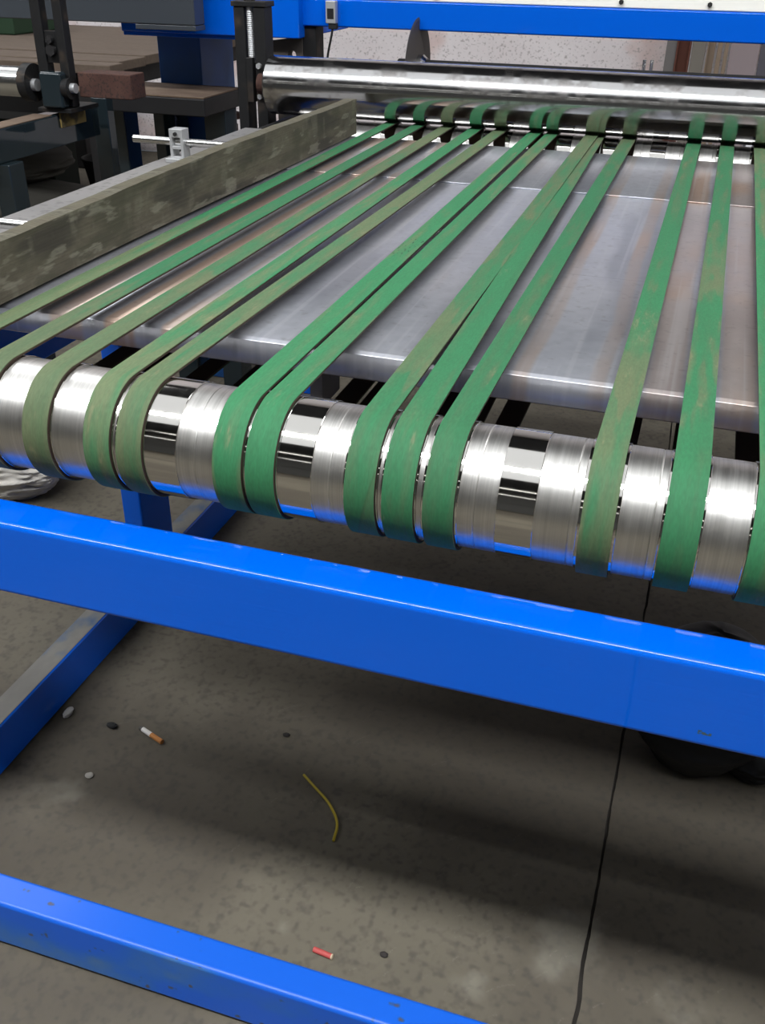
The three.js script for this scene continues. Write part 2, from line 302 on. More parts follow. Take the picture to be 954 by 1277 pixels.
// ───────────── belt rollers ─────────────
const RY = 0.8968, RZ = -0.81, RB = 0.0602, RING = 0.0617, FZ = -2.42;
const BELTS = [  // near left, near right, far left, far right, dirt along the run [metres from the near roller, amount], place words
  [-0.764, -0.735, -0.764, -0.736, [[0, .9], [.3, .75], [.55, .25], [.8, .05], [1.6, .1]], 'outermost green belt, running along the foot of the weathered board'],
  [-0.694, -0.665, -0.692, -0.664, [[0, .85], [.2, .55], [.32, .05], [1.2, .0], [1.6, .1]], 'green belt second from the weathered board, clean bright green past its dull front end'],
  [-0.6236, -0.5936, -0.623, -0.594, [[0, .85], [.4, .55], [.8, .45], [1.2, .75], [1.6, .9]], 'dull green belt third from the weathered board, olive at both ends'],
  [-0.552, -0.5225, -0.553, -0.524, [[0, .6], [.25, .4], [.6, .5], [1.1, .15], [1.6, .05]], 'green belt fourth from the weathered board, brighter towards the chrome roller'],
  [-0.515, -0.4866, -0.493, -0.464, [[0, .55], [.3, .55], [.7, .8], [1.2, .8], [1.6, .7]], 'olive green belt slanting away from its neighbour, fifth from the weathered board'],
  [-0.4092, -0.3785, -0.411, -0.382, [[0, .0], [.5, .08], [.9, .15], [1.3, .1], [1.6, .2]], 'clean green belt, left one of the close pair with thin black scuffs'],
  [-0.3745, -0.3445, -0.371, -0.343, [[0, .0], [.6, .05], [1.0, .2], [1.3, .6], [1.6, .35]], 'clean green belt, right one of the close pair, olive only near the chrome roller'],
  [-0.2735, -0.2435, -0.280, -0.2505, [[0, .3], [.3, .45], [.7, .35], [1.1, .5], [1.6, .85]], 'green belt with a diagonal dull band where it bends over the front roller'],
  [-0.2365, -0.206, -0.267, -0.237, [[0, .0], [.4, .02], [.9, .1], [1.3, .5], [1.6, .85]], 'bright green belt that slips under its left neighbour towards the chrome roller'],
  [-0.197, -0.1675, -0.197, -0.166, [[0, .0], [.5, .12], [.9, .1], [1.2, .12], [1.6, .6]], 'green belt left of the widest bare stretch of deck'],
  [-0.0545, -0.0255, -0.054, -0.023, [[0, .65], [.15, .6], [.35, .3], [.6, .08], [1.0, .15], [1.6, .12]], 'green belt right of the widest bare stretch of deck, dull on the front roller'],
  [0.0145, 0.0455, 0.018, 0.048, [[0, .1], [.2, .25], [.35, .1], [.55, .5], [.65, .2], [1.1, .1], [1.6, .35]], 'green belt second from the right edge of the photo, one olive patch half way'],
  [0.0855, 0.1165, 0.089, 0.121, [[0, .05], [.6, .1], [1.0, .5], [1.6, .75]], 'rightmost green belt, cut by the edge of the photo'],
];
const EXTRA_RINGS = [-0.4675, -0.325, -0.1126, 0.173, 0.244, 0.315, 0.386, 0.457, 0.528, 0.599, 0.67, 0.741];
function beltRoller(label) {
  const t = thing('belt_roller', label, 'roller');
  const prof = [[-0.99, 0], [-0.99, RB - 0.001], [-0.989, RB]];
  const cuts = [-0.43, -0.29, -0.15, -0.064, 0.006, 0.2, 0.5];
  for (const c of cuts) prof.push([c - 0.0008, RB], [c, RB - 0.0006], [c + 0.0008, RB]);
  prof.push([0.989, RB], [0.99, RB - 0.001], [0.99, 0]);
  part('roller_body', turned(prof, 128), M.brushed, t);
  part('shaft', cylX(0.02, -1.1, 1.1, 0, 0, 32), M.darkSteel, t);
  const w = 0.0172, ring = turned([[-w, RB - 0.002], [-w, RING - 0.0004], [-w + 0.0004, RING], [w - 0.0004, RING], [w, RING - 0.0004], [w, RB - 0.002]], 128);
  for (const x of [...BELTS.map(b => (b[0] + b[1]) / 2), ...EXTRA_RINGS]) part('ring', ring, M.polished, t, [x, 0, 0]);
  return t;
}
const nearRoller = beltRoller('bright turned-aluminium belt roller with raised polished rings, in front above the blue beam');
nearRoller.position.set(0, RY, RZ);
const farRoller = nearRoller.clone(); farRoller.name = numbered('belt_roller'); scene.add(farRoller);
farRoller.position.set(0, RY, FZ); farRoller.userData = { label: 'belt roller tucked under the chrome roller at the far end of the deck', category: 'roller' };

// ───────────── belts ─────────────
function beltPath(lift) {   // [s, y, z, ny, nz] round both rollers; s = 0 where the belt leaves the near roller's top
  const r0 = RING + 0.0002, out = [], top = RZ - FZ; let s = 0;
  for (let i = 0; i < 40; i++) { const q = i / 40; out.push([q * top, RY + r0 + lift * smooth(0.35, 1, q), RZ - q * top, 1, 0, q]); } s = top;
  const rf = r0 + lift;
  for (let i = 0; i < 40; i++) { const a = i / 40 * Math.PI; out.push([s + a * rf, RY + rf * Math.cos(a), FZ - rf * Math.sin(a), Math.cos(a), -Math.sin(a), 1]); } s += Math.PI * rf;
  for (let i = 0; i < 40; i++) { const q = i / 40; out.push([s + q * top, RY - r0 - lift * (1 - smooth(0, 0.65, q)) , FZ + q * top, -1, 0, 1 - q]); } s += top;
  for (let i = 0; i < 64; i++) { const a = i / 64 * Math.PI; out.push([s + a * r0, RY - r0 * Math.cos(a), RZ + r0 * Math.sin(a), -Math.cos(a), Math.sin(a), 0]); } s += Math.PI * r0;
  out.push([s, ...out[0].slice(1)]);
  return { pts: out, len: s };
}
function beltSection(path, b, h0, h1, inset, faces) {
  const pos = [], uv = [], idx = [];
  const rows = path.pts.map(([s, y, z, ny, nz, q]) => {
    const xl = mix(b[0], b[2], q) + inset, xr = mix(b[1], b[3], q) - inset;
    return { s, c: [[xl, y + ny * h0, z + nz * h0], [xl, y + ny * h1, z + nz * h1], [xr, y + ny * h1, z + nz * h1], [xr, y + ny * h0, z + nz * h0]] };
  });
  const strip = (a, c, ua, ub) => {
    const base = pos.length / 3;
    rows.forEach(r => { pos.push(...r.c[a], ...r.c[c]); uv.push(ua, r.s / path.len, ub, r.s / path.len); });
    for (let i = 0; i < rows.length - 1; i++) { const q = base + 2 * i; idx.push(q, q + 1, q + 2, q + 1, q + 3, q + 2); }
  };
  for (const f of faces) { if (f === 'top') strip(1, 2, 0, 1); if (f === 'left') strip(0, 1, 0, 0.05); if (f === 'right') strip(2, 3, 0.95, 1); if (f === 'bottom') strip(3, 0, 0, 1); }
  const g = new THREE.BufferGeometry(); g.setAttribute('position', new THREE.Float32BufferAttribute(pos, 3)); g.setAttribute('uv', new THREE.Float32BufferAttribute(uv, 2)); g.setIndex(idx); g.computeVertexNormals(); return g;
}
const weave = texture(64, 512, (u, v) => fbm(u, v, 16, 220, 3, 161), { srgb: false, repeat: [1, 4] });
BELTS.forEach((b, k) => {
  const path = beltPath(k === 7 ? 0.0034 : 0), L = path.len, keys = b[4];
  const dirtAt = s => {
    if (s > 1.9) return s > L - 0.6 ? mix(0.4, keys[0][1], smooth(L - 0.6, L - 0.3, s)) : 0.4;
    for (let i = 0; i < keys.length - 1; i++) if (s < keys[i + 1][0]) return mix(keys[i][1], keys[i + 1][1], smooth(keys[i][0], keys[i + 1][0], s)); return keys[keys.length - 1][1];
  };
  const tone = 0.94 + 0.12 * hash(k, 3, 9);
  const map = texture(64, 1536, (u, v) => {
    const s = v * L, n = fbm(u, v, 3, 60, 5, 170 + k), fine = fbm(u, v, 26, 900, 2, 171), blot = fbm(u, v, 4, 34, 4, 190 + k), sp = fbm(u, v, 14, 420, 3, 191 + k);
    let d = dirtAt(s) + 0.75 * (n - 0.5) + 0.55 * (blot - 0.5); d = smooth(0.06, 0.85, d + 0.3 * smooth(0.54, 0.62, fbm(u, v, 2, 26, 3, 210 + k)) - 0.04);
    let c = mixC([44, 124, 78], [112, 116, 82], d); c = mixC(c, [50, 104, 66], 0.5 * blot);
    c = mixC(c, [136, 130, 98], smooth(0.66, 0.78, n * 0.6 + sp * 0.4) * 0.5);
    if (k === 5 && s > 0.5 && s < 0.6) c = mixC(c, [22, 40, 28], smooth(0.68, 0.74, sp) * 0.8);
    if (k === 7) { const e = s - L + 0.125 - 0.07 * (u - 0.5) * 1.6, w = Math.abs(e) - 0.004; c = mixC(c, [58, 98, 62], (1 - smooth(0, 0.004, w)) * 0.55); if (s > L - 0.3 && e < 0) c = mixC(c, [96, 122, 84], 0.35); }
    return c.map(q => q * tone * (0.8 + 0.14 * fine));
  });
  map.repeat.set(1, 1);
  const t = thing('conveyor_belt', b[5], 'belt', [0, 0, 0], 'green belts running from the front roller to the chrome roller');
  part('cover', beltSection(path, b, 0.0022, 0.003, 0.0002, ['top', 'left', 'right']), std({ map, roughness: 0.78, bumpMap: weave, bumpScale: 0.0003, side: THREE.DoubleSide }), t);
  part('core', beltSection(path, b, 0, 0.0024, 0.0004, ['bottom', 'left', 'right', 'top']), std({ color: 0x3a2c22, roughness: 0.9, side: THREE.DoubleSide }), t).userData.label = 'brown fabric core showing at the cut edges';
});

// ───────────── deck under the belts ─────────────
{
  const t = thing('deck', 'grey sheet-metal deck with brown rub marks under the green belts', 'deck');
  const T = 0.0025, arc = (cz, cy, r, a0, a1, n) => Array.from({ length: n + 1 }, (_, i) => { const a = (a0 + (a1 - a0) * i / n) * R; return [cz + r * Math.cos(a), cy + r * Math.sin(a)]; });
  const Y = 0.947, zf = -0.979, r = 0.006;
  const front = [[-1.3605, Y], ...arc(zf - r, Y - r, r, 90, 0, 8), ...arc(zf - 0.004, 0.9175, 0.004, 0, -90, 4), [-1.004, 0.9135], [-1.004, 0.9135 + T], ...arc(zf - 0.004, 0.9175, 0.004 - T, -90, 0, 3), ...arc(zf - r, Y - r, r - T, 0, 90, 6), [-1.3605, Y - T]];
  const rear = [[-2.25, Y - 0.0002], [-1.3615, Y - 0.0002], [-1.3615, Y - T], [-2.25, Y - T]];
  const cover = [[-2.262, Y + 0.0025], ...arc(-1.869, Y + 0.0011, 0.0014, 90, -80, 10), [-2.262, Y]];   // last strip: a separate sheet laid on top, its rounded edge towards the front
  for (const pts of [front, rear, cover]) {
    let g = toCreasedNormals(profileX(pts, -0.868, 0.97), 50 * R);
    g = boxUV(g); const p = g.attributes.position, uv = g.attributes.uv;
    for (let i = 0; i < uv.count; i++) uv.setXY(i, (p.getX(i) + 1) / 2, (p.getZ(i) + 2.3 + (p.getY(i) - Y) * 0.5) / 1.4);
    part('deck_sheet', g, M.deck, t);
  }
  for (const x of [-0.4, 0.3]) part('support_bracket', bar([x - 0.008, 0.862, -1.06], [x + 0.008, 0.9134, -1.0], 0.001), M.sideSheet, t);
  for (const z of [-1.5, -2.05]) part('bearer', bar([-0.86, 0.92, z - 0.02], [0.96, 0.94 - (z < -1.9 ? 0.008 : 0), z + 0.02], 0.002), M.darkSteel, t);
}
// side sheet left of the board
{
  const t = thing('side_table', 'flat grey metal sheet along the left side, behind the weathered board', 'side sheet');
  part('sheet', bar([-1.068, 0.9445, -2.255], [-0.8265, 0.953, -0.9], 0.001), M.sideSheet, t);
  part('flange', bar([-1.068, 0.915, -2.255], [-1.0635, 0.9445, -0.9], 0.001), M.sideSheet, t);
}
// weathered board
{
  const g0 = new THREE.BoxGeometry(0.025, 0.076, 1.42, 2, 5, 60), p = g0.attributes.position;
  for (let i = 0; i < p.count; i++) {
    const z = p.getZ(i), y = p.getY(i), q = (z + 0.71) / 1.42, side = Math.sign(p.getX(i));
    p.setX(i, p.getX(i) + 0.005 * Math.sin(q * 5.2 + 0.8) + 0.0012 * (fbm(q, y * 4 + 0.5, 30, 8, 3, 201) - 0.5) * (side ? 1 : 0));
    if (y > 0.03) p.setY(i, y + 0.004 * Math.sin(q * 4.0) + 0.003 * (fbm(q, 0.4, 26, 3, 3, 202) - 0.5) - (side && q > 0.02 ? 0.0015 : 0));
  }
  g0.computeVertexNormals(); g0.translate(-0.8135, 0.952 + 0.038, -1.575);
  single('guide_board', boxUV(toCreasedNormals(g0, 40 * R)), M.board, 'weathered grey-brown board standing on edge along the left side of the belts', 'board');
}
// guide rods with clamp blocks
{
  const t = thing('guide_rod', 'bright rod through a slotted clamp block, halfway along the grey side sheet', 'rod', [0, 0.953, -1.845]);
  part('rod', cylX(0.0075, -1.124, -0.8275, 0.036, 0, 24), M.steelBright, t);
  const c = part('clamp_block', mergeGeometries([bar([-1.036, 0.006, -0.014], [-1.03, 0.062, 0.014], 0.001), bar([-1.012, 0.006, -0.014], [-1.006, 0.062, 0.014], 0.001), bar([-1.0302, 0.046, -0.014], [-1.0118, 0.062, 0.014], 0.001), bar([-1.0302, 0.024, -0.014], [-1.0118, 0.03, 0.014], 0.001), bar([-1.0302, 0.006, -0.014], [-1.0118, 0.01, 0.014], 0.001)]), M.castAlu, t);
  part('bolt', (() => { const g = new THREE.CylinderGeometry(0.004, 0.004, 0.005, 6); g.rotateX(Math.PI / 2); g.translate(-1.021, 0.053, 0.016); return g; })(), M.darkSteel, c);
  part('clamp_foot', bar([-1.04, 0, 0.002], [-1.008, 0.0085, 0.03], 0.0015), M.castAlu, t);
  const d = t.clone(); d.name = numbered('guide_rod'); scene.add(d); d.position.set(0, 0.953, -1.18);
  d.userData = { label: 'bright rod at the left edge of the photo, ending against the weathered board', category: 'rod' };
}

// ───────────── chrome press roller and its carrier ─────────────
{
  const y = 1.0295, z = -2.42, r = 0.0672;
  const t = thing('press_roller', 'large smudged chrome roller lying across the far ends of the green belts', 'roller', [0, y, z]);
  part('roller_body', turned([[-1.064, r - 0.012], [-1.066, r - 0.004], [-1.062, r], [1.062, r], [1.066, r - 0.004], [1.064, r - 0.012]], 128), M.chrome, t);
  part('end_cap', cylX(r - 0.01, -1.0655, -1.055, 0, 0, 64), M.rust, t).userData.label = 'rusty left end face';
  part('end_cap', cylX(r - 0.01, 1.055, 1.0655, 0, 0, 64), M.rust, t);
  part('journal', cylX(0.024, -1.1, -1.064, 0, 0, 32), M.rust, t); part('journal', cylX(0.024, 1.064, 1.1, 0, 0, 32), M.rust, t);
  for (const s of [-1, 1]) {
    const b = thing('adjuster_bracket', s < 0 ? 'black upright bracket with a threaded rod at the left end of the chrome roller' : 'black upright bracket at the hidden right end of the chrome roller', 'bracket', [s * 1.123, 0, z - 0.03]);
    for (const [x0, x1] of [[-0.041, -0.013], [0.011, 0.041]]) part('upright', bar([x0, 0.797, -0.025], [x1, 1.2, 0.025], 0.003), M.blackIron, b);
    part('top_plate', bar([-0.046, 1.2, -0.028], [0.046, 1.212, 0.028], 0.002), M.blackIron, b);
    part('foot', bar([-0.05, 0.7972, -0.04], [0.05, 0.81, 0.04], 0.002), M.blackIron, b);
    const g = [[]]; const rod = part('threaded_rod', (() => { const pr = []; for (let i = 0; i <= 90; i++) { const q = 1.075 + 0.2 * i / 90; pr.push([q, i % 2 ? 0.0092 : 0.0082]); } const a = turned(pr, 20); a.rotateZ(Math.PI / 2); return a; })(), M.castAlu, b); rod.position.set(-0.0025, 0, 0.012);
    part('nut', hexY(0.014, 1.212, 1.228, -0.0025, 0.012), M.darkSteel, b);
    part('bearing_block', bar([-0.0125, 0.985, -0.022], [0.0055, 1.088, 0.03], 0.002), M.blackIron, b);
    for (const yy of [1.07, 1.0]) part('bolt', (() => { const q = new THREE.CylinderGeometry(0.007, 0.007, 0.008, 6); q.rotateX(Math.PI / 2); q.translate(0.022, yy, 0.029); return q; })(), M.castAlu, b);
  }
}

// ───────────── gantry behind ─────────────
{
  const t = thing('gantry', 'blue enamelled beam bridging the machine behind the chrome roller', 'gantry');
  part('beam', bar([-1.2, 1.138, -2.83], [1.5, 1.2055, -2.75], 0.005, 3), M.blue, t);
  part('end_block', bar([-1.66, 1.108, -3.12], [-1.113, 1.3, -2.72], 0.004), M.blue, t);
  part('lower_plate', bar([-1.66, 1.098, -3.12], [-1.3, 1.108, -2.73], 0.002), M.blue, t);
  part('column', bar([-1.643, 0, -3.11], [-1.5, 1.098, -2.885], 0.004), M.blueShaded, t);
  const w = thing('linear_rail', 'cream-white flat rail bolted along the top of the blue gantry beam', 'rail');
  part('rail', bar([-1.1, 1.2058, -2.82], [1.5, 1.236, -2.752], 0.003), M.creamWhite, w);
  part('cover_plate', bar([-0.15, 1.2362, -2.84], [1.5, 1.252, -2.756], 0.002), M.greyPaint, w).userData.label = 'blue-grey cover plate';
  for (const x of [-0.74, -0.27, -0.06, 0.15]) part('bolt', (() => { const q = new THREE.CylinderGeometry(0.006, 0.006, 0.008, 6); q.rotateX(Math.PI / 2); q.translate(x, 1.219, -2.75); return q; })(), M.darkSteel, w);
}
{
  const s = new THREE.Shape(); s.moveTo(-0.05, -0.035); s.lineTo(0.045, -0.03); s.lineTo(0.045, 0.036); s.lineTo(-0.02, 0.024); s.lineTo(-0.05, 0.02); s.closePath();
  const h = new THREE.Path(); h.absarc(0.014, -0.012, 0.014, 0, 2 * Math.PI, true); s.holes.push(h);
  const t = thing('pillow_block', 'black bearing plate with a round hole under the blue gantry beam', 'bearing', [-1.166, 1.075, -2.79]);
  part('plate', new THREE.ExtrudeGeometry(s, { depth: 0.03, bevelEnabled: true, bevelSize: 0.002, bevelThickness: 0.002, bevelSegments: 2 }), M.darkPlate, t);
  part('hanger', bar([0.046, -0.075, -0.03], [0.086, 0.062, 0.03], 0.003), M.blackIron, t);
  part('stand', bar([-0.04, -0.275, -0.03], [0.04, -0.0375, 0.02], 0.003), M.blackIron, t);
}
{
  const t = thing('sensor', 'small silver sensor box with a black cable on the blue gantry beam', 'sensor', [-1.025, 1.172, -2.748]);
  part('housing', bar([-0.014, -0.024, 0], [0.014, 0.03, 0.02], 0.002), M.castAlu, t);
  part('face', bar([-0.009, -0.013, 0.0195], [0.009, 0.012, 0.0212], 0.0006), M.darkSteel, t);
  part('cable_gland', bar([-0.008, -0.038, 0.003], [0.016, -0.024, 0.017], 0.002), M.rubberBlack, t);
  part('cable', new THREE.TubeGeometry(new THREE.CatmullRomCurve3([[0.003, -0.034, 0.01], [-0.002, -0.06, 0.012], [-0.016, -0.11, 0.004], [-0.022, -0.16, -0.01], [-0.024, -0.3, -0.02]].map(p => new THREE.Vector3(...p))), 24, 0.0032, 8), M.rubberBlack, t);
}
// slitting shaft
{
  const t = thing('slitting_shaft', 'dark shaft behind the chrome roller carrying an upright round blade', 'shaft', [0, 1.047, -2.75]);
  part('shaft', turned([[-0.84, 0], [-0.84, 0.02], [-0.838, 0.022], [1.3, 0.022], [1.3, 0]], 40), M.rubberBlack, t);
  part('blade', turned([[-0.787, 0.018], [-0.787, 0.118], [-0.785, 0.123], [-0.783, 0.118], [-0.783, 0.018]], 96), M.darkPlate, t).userData.label = 'dark round blade standing above the roller';
  part('hub', turned([[-0.783, 0.02], [-0.783, 0.034], [-0.77, 0.034], [-0.76, 0.026], [-0.76, 0.02]], 40), M.steelBright, t);
  for (const x of [-0.195, -0.177]) part('pin', cylY(0.0045, 0.018, 0.046, x, 0, 12), M.steelBright, t);
  part('shaft_carrier', bar([1.28, -0.25, -0.03], [1.31, 0.06, 0.03], 0.003), M.blackIron, t);
}

// ───────────── left neighbour machine ─────────────
part('beam', bar([-3.2, 1.137, -2.68], [-1.372, 1.32, -2.62], 0.004), M.greyPaint, thing('grey_beam', 'dull dark-grey steel beam crossing in at the upper left', 'beam'));
part('web_plate', bar([-1.555, 1.124, -2.68], [-1.372, 1.137, -2.622], 0.002), M.greyPaint, scene.getObjectByName('grey_beam'));
part('post', bar([-3.2, 0, -2.68], [-3.1, 1.137, -2.62], 0.004), M.greyPaint, scene.getObjectByName('grey_beam'));
{
  const t = thing('feeder_frame', 'dark teal steel frame with a rusty top edge left of the machine', 'machine frame');
  part('side_beam', bar([-1.7, 0.86, -2.52], [-1.64, 0.938, -1.5], 0.003), M.tealPaint, t);
  part('rusty_top', bar([-1.699, 0.9382, -2.31], [-1.643, 0.941, -1.5], 0.001), M.rustDust, t).userData.label = 'rusty worn top edge';
  part('leg', bar([-1.665, 0, -2.13], [-1.617, 0.86, -2.07], 0.003), M.tealPaint, t);
  part('leg', bar([-1.69, 0, -2.6], [-1.64, 0.95, -2.565], 0.003), M.tealPaint, t);
  part('leg', bar([-1.7, 0, -1.56], [-1.64, 0.86, -1.5], 0.003), M.tealPaint, t);
  part('paint_patch', bar([-1.6398, 0.905, -2.45], [-1.634, 0.945, -2.335], 0.002), M.yellowPaint, t).userData.label = 'yellow painted patch';
  part('bearing_base', bar([-1.69, 0.945, -2.45], [-1.59, 0.956, -2.32], 0.002), M.blackIron, t);
  const u = thing('chain_bracket', 'two dark upright bars joined by a bolted plate at the upper left', 'bracket');
  for (const [x0, x1] of [[-1.688, -1.659], [-1.623, -1.597]]) part('upright', bar([x0, 0.956, -2.375], [x1, 1.3, -2.345], 0.003), M.blackIron, u);
  const pl = part('plate', bar([-1.66, 1.06, -2.365], [-1.622, 1.135, -2.35], 0.002), M.blackIron, u);
  for (const [y, r] of [[1.115, 0.01], [1.09, 0.014]]) part('bolt', (() => { const g = new THREE.CylinderGeometry(r, r, 0.012, 6); g.rotateX(Math.PI / 2); g.translate(-1.64, y, -2.343); return g; })(), M.darkSteel, pl);
  const b = thing('bearing_housing', 'small greenish-black bearing housing between roller end and rusty block', 'bearing');
  part('housing', bar([-1.668, 0.956, -2.344], [-1.604, 1.043, -2.31], 0.008), M.tealPaint, b);
  part('cap', (() => { const g = new THREE.CylinderGeometry(0.022, 0.026, 0.02, 24); g.rotateZ(Math.PI / 2); g.translate(-1.594, 1.005, -2.327); return g; })(), M.blackIron, b);
  part('shaft_end', cylX(0.012, -1.604, -1.571, 1.006, -2.327, 20), M.castAlu, b);
  const r = thing('feed_roller', 'short stretch of silver roller with a dark end flange at the left edge', 'roller');
  part('roller_body', turned([[-3.0, 0], [-3.0, 0.037], [-1.725, 0.037], [-1.725, 0]], 48), M.steelBright, r, [0, 1.012, -2.34]);
  part('end_flange', turned([[-1.7248, 0], [-1.7248, 0.046], [-1.7, 0.046], [-1.7, 0]], 48), M.blackIron, r, [0, 1.012, -2.34]);
  part('hub', cylX(0.015, -1.7, -1.688, 1.008, -2.332, 24), M.castAlu, r);
  single('rusty_block', bar([-1.571, 0.984, -2.41], [-1.418, 1.043, -2.34], 0.003), M.rust, 'rusty brown square steel bar sticking out right of the bearing housing', 'steel bar');
  const s = thing('machine_slab', 'dark thick machine slab with a dusty brown top under the blue column', 'slab');
  part('slab', bar([-1.82, 0.905, -2.88], [-1.37, 0.952, -2.635], 0.004), M.darkSteel, s);
  part('dusty_top', bar([-1.818, 0.9522, -2.878], [-1.372, 0.9565, -2.637], 0.001), M.rustDust, s);
  part('leg', bar([-1.62, 0, -2.86], [-1.545, 0.905, -2.78], 0.003), M.tealPaint, s);
  part('leg', bar([-1.8, 0, -2.86], [-1.72, 0.905, -2.78], 0.003), M.tealPaint, s);
  part('leg', bar([-1.45, 0, -2.86], [-1.38, 0.905, -2.78], 0.003), M.tealPaint, s);
  // rusty spindle with two collars
  const sp = thing('spindle', 'rusty upright spindle with stacked collars in front of the speckled wall', 'spindle', [-1.46, 0, -2.97]);
  part('stem', cylY(0.014, 0, 0.88, 0, 0, 16), M.blackIron, sp);
  for (const [y, rr, m] of [[0.86, 0.035, M.rust], [0.825, 0.026, M.rust], [0.79, 0.036, M.blackIron], [0.74, 0.04, M.blackIron]]) part('collar', cylY(rr, y - 0.009, y + 0.009, 0, 0, 24), m, sp);
}
{
  const t = thing('board_table', 'wide brown board-topped table behind the silver roller at upper left', 'table');
  part('top_board', bar([-4.4, 0.862, -5.3], [-2.37, 0.9, -4.05], 0.004), M.boardTable, t);
  part('top_board', bar([-4.4, 0.86, -4.035], [-2.36, 0.897, -3.82], 0.004), M.boardTable, t);
  part('top_board', bar([-4.4, 0.86, -3.805], [-2.33, 0.895, -3.7], 0.004), M.boardTable, t);
  part('apron', bar([-4.3, 0.78, -5.2], [-2.45, 0.86, -3.8], 0.003), M.blackIron, t);
  for (const [x, z] of [[-4.2, -5.1], [-2.55, -5.1], [-4.2, -3.9], [-2.55, -3.9]]) part('leg', bar([x - 0.03, 0, z - 0.03], [x + 0.03, 0.78, z + 0.03], 0.003), M.darkSteel, t);
  single('crate', bar([-4.35, 0.9, -5.0], [-3.42, 1.12, -4.6], 0.01), std({ color: 0x1f3a24, roughness: 0.8 }), 'dark green crate standing on the brown table', 'crate');
  single('crate', bar([-4.55, 0, -6.4], [-3.9, 0.79, -5.8], 0.01), M.darkSteel, 'dark crate by the white wall behind the brown table', 'crate');
}

// ───────────── steel leaning at the back wall ─────────────
{
  const lean = (name, label, x, w, d, geoFn, mat, h = 1.7) => {
    const m = single(name, geoFn(w, d, h), mat, label, 'steel profile', 'steel profiles leaning on the back wall'); m.position.set(x, 0.004, -5.95); m.rotation.set(-13 * R, 0, 0.0); return m;
  };
  const flat = (w, d, h) => bar([-w / 2, 0, -d / 2], [w / 2, h, d / 2], 0.003);
  const channel = (w, d, h) => mergeGeometries([bar([-w / 2, 0, -d], [w / 2, h, -d + 0.008], 0.002), bar([-w / 2, 0, -d + 0.004], [-w / 2 + 0.008, h, d / 2], 0.002), bar([w / 2 - 0.008, 0, -d + 0.004], [w / 2, h, d / 2], 0.002)]);
  const angle = (w, d, h) => mergeGeometries([bar([-w / 2, 0, -d / 2], [w / 2, h, -d / 2 + 0.006], 0.002), bar([-w / 2, 0, -d / 2 + 0.003], [-w / 2 + 0.006, h, d / 2], 0.002)]);
  const brown = std({ color: 0x5a3226, roughness: 0.8, metalness: 0.2 }), olive = std({ color: 0x6a645c, roughness: 0.7, metalness: 0.2 }), tan = std({ color: 0x7d6c5c, roughness: 0.75, metalness: 0.2 }), grey = std({ color: 0x5c5856, roughness: 0.7 });
  lean('flat_bar', 'dark grey flat bar leaning leftmost against the white back wall', -0.30, 0.055, 0.02, flat, grey);
  lean('channel_bar', 'red-brown steel channel leaning second from the left at the back wall', -0.235, 0.075, 0.04, channel, brown);
  lean('flat_bar', 'olive-grey flat bar leaning right of the red-brown channel', -0.155, 0.07, 0.03, flat, olive);
  lean('angle_bar', 'tan steel angle leaning left of the two thin bars', -0.09, 0.04, 0.04, angle, tan);
  lean('flat_bar', 'thin tan bar, left one of two leaning at the back wall', -0.045, 0.024, 0.024, flat, tan);
  lean('flat_bar', 'thin tan bar, right one of two leaning at the back wall', -0.01, 0.02, 0.02, flat, tan);
  lean('panel_sheet', 'pinkish grey sheet leaning at the back wall beside the steel bars', 0.085, 0.15, 0.012, flat, std({ color: 0x85787a, roughness: 0.8 }));
  lean('panel_sheet', 'dark violet-grey sheet leaning rightmost at the back wall', 0.33, 0.33, 0.012, flat, std({ color: 0x4a4850, roughness: 0.8 }));
  const st = single('pole', bar([-0.014, 0, -0.014], [0.014, 1.2, 0.014], 0.003), std({ color: 0xd8d8dc, roughness: 0.5 }), 'white pole leaning in front of the dark sheet at the right edge', 'pole'); st.position.set(0.04, 0.002, -5.1); st.rotation.set(-12 * R, 0, -14 * R);
}

// ───────────── on the floor ─────────────
function lump(rx, ry, rz, amp, freq, s, seg = 40) {   // crumpled bag: a squashed ball, flat below
  const g = mergeVertices(new THREE.IcosahedronGeometry(1, seg > 30 ? 24 : 12).deleteAttribute('uv').deleteAttribute('normal')), p = g.attributes.position, v = new THREE.Vector3();
  for (let i = 0; i < p.count; i++) {
    v.fromBufferAttribute(p, i).normalize();
    const a = Math.atan2(v.z, v.x) / (2 * Math.PI) + 0.5, b = v.y * 0.5 + 0.5;
    const fold = Math.abs(fbm(a, b, freq, freq, 3, s) - 0.5) * 2, q = 1 + amp * (0.6 - fold) + amp * 0.8 * (fbm(a, b, 3, 3, 2, s + 5) - 0.5);
    p.setXYZ(i, v.x * rx * q, Math.max(0, (v.y * 0.5 + 0.42) * 2 * ry * (0.85 + 0.15 * q)), v.z * rz * q);
  }
  g.computeVertexNormals(); return g;
}
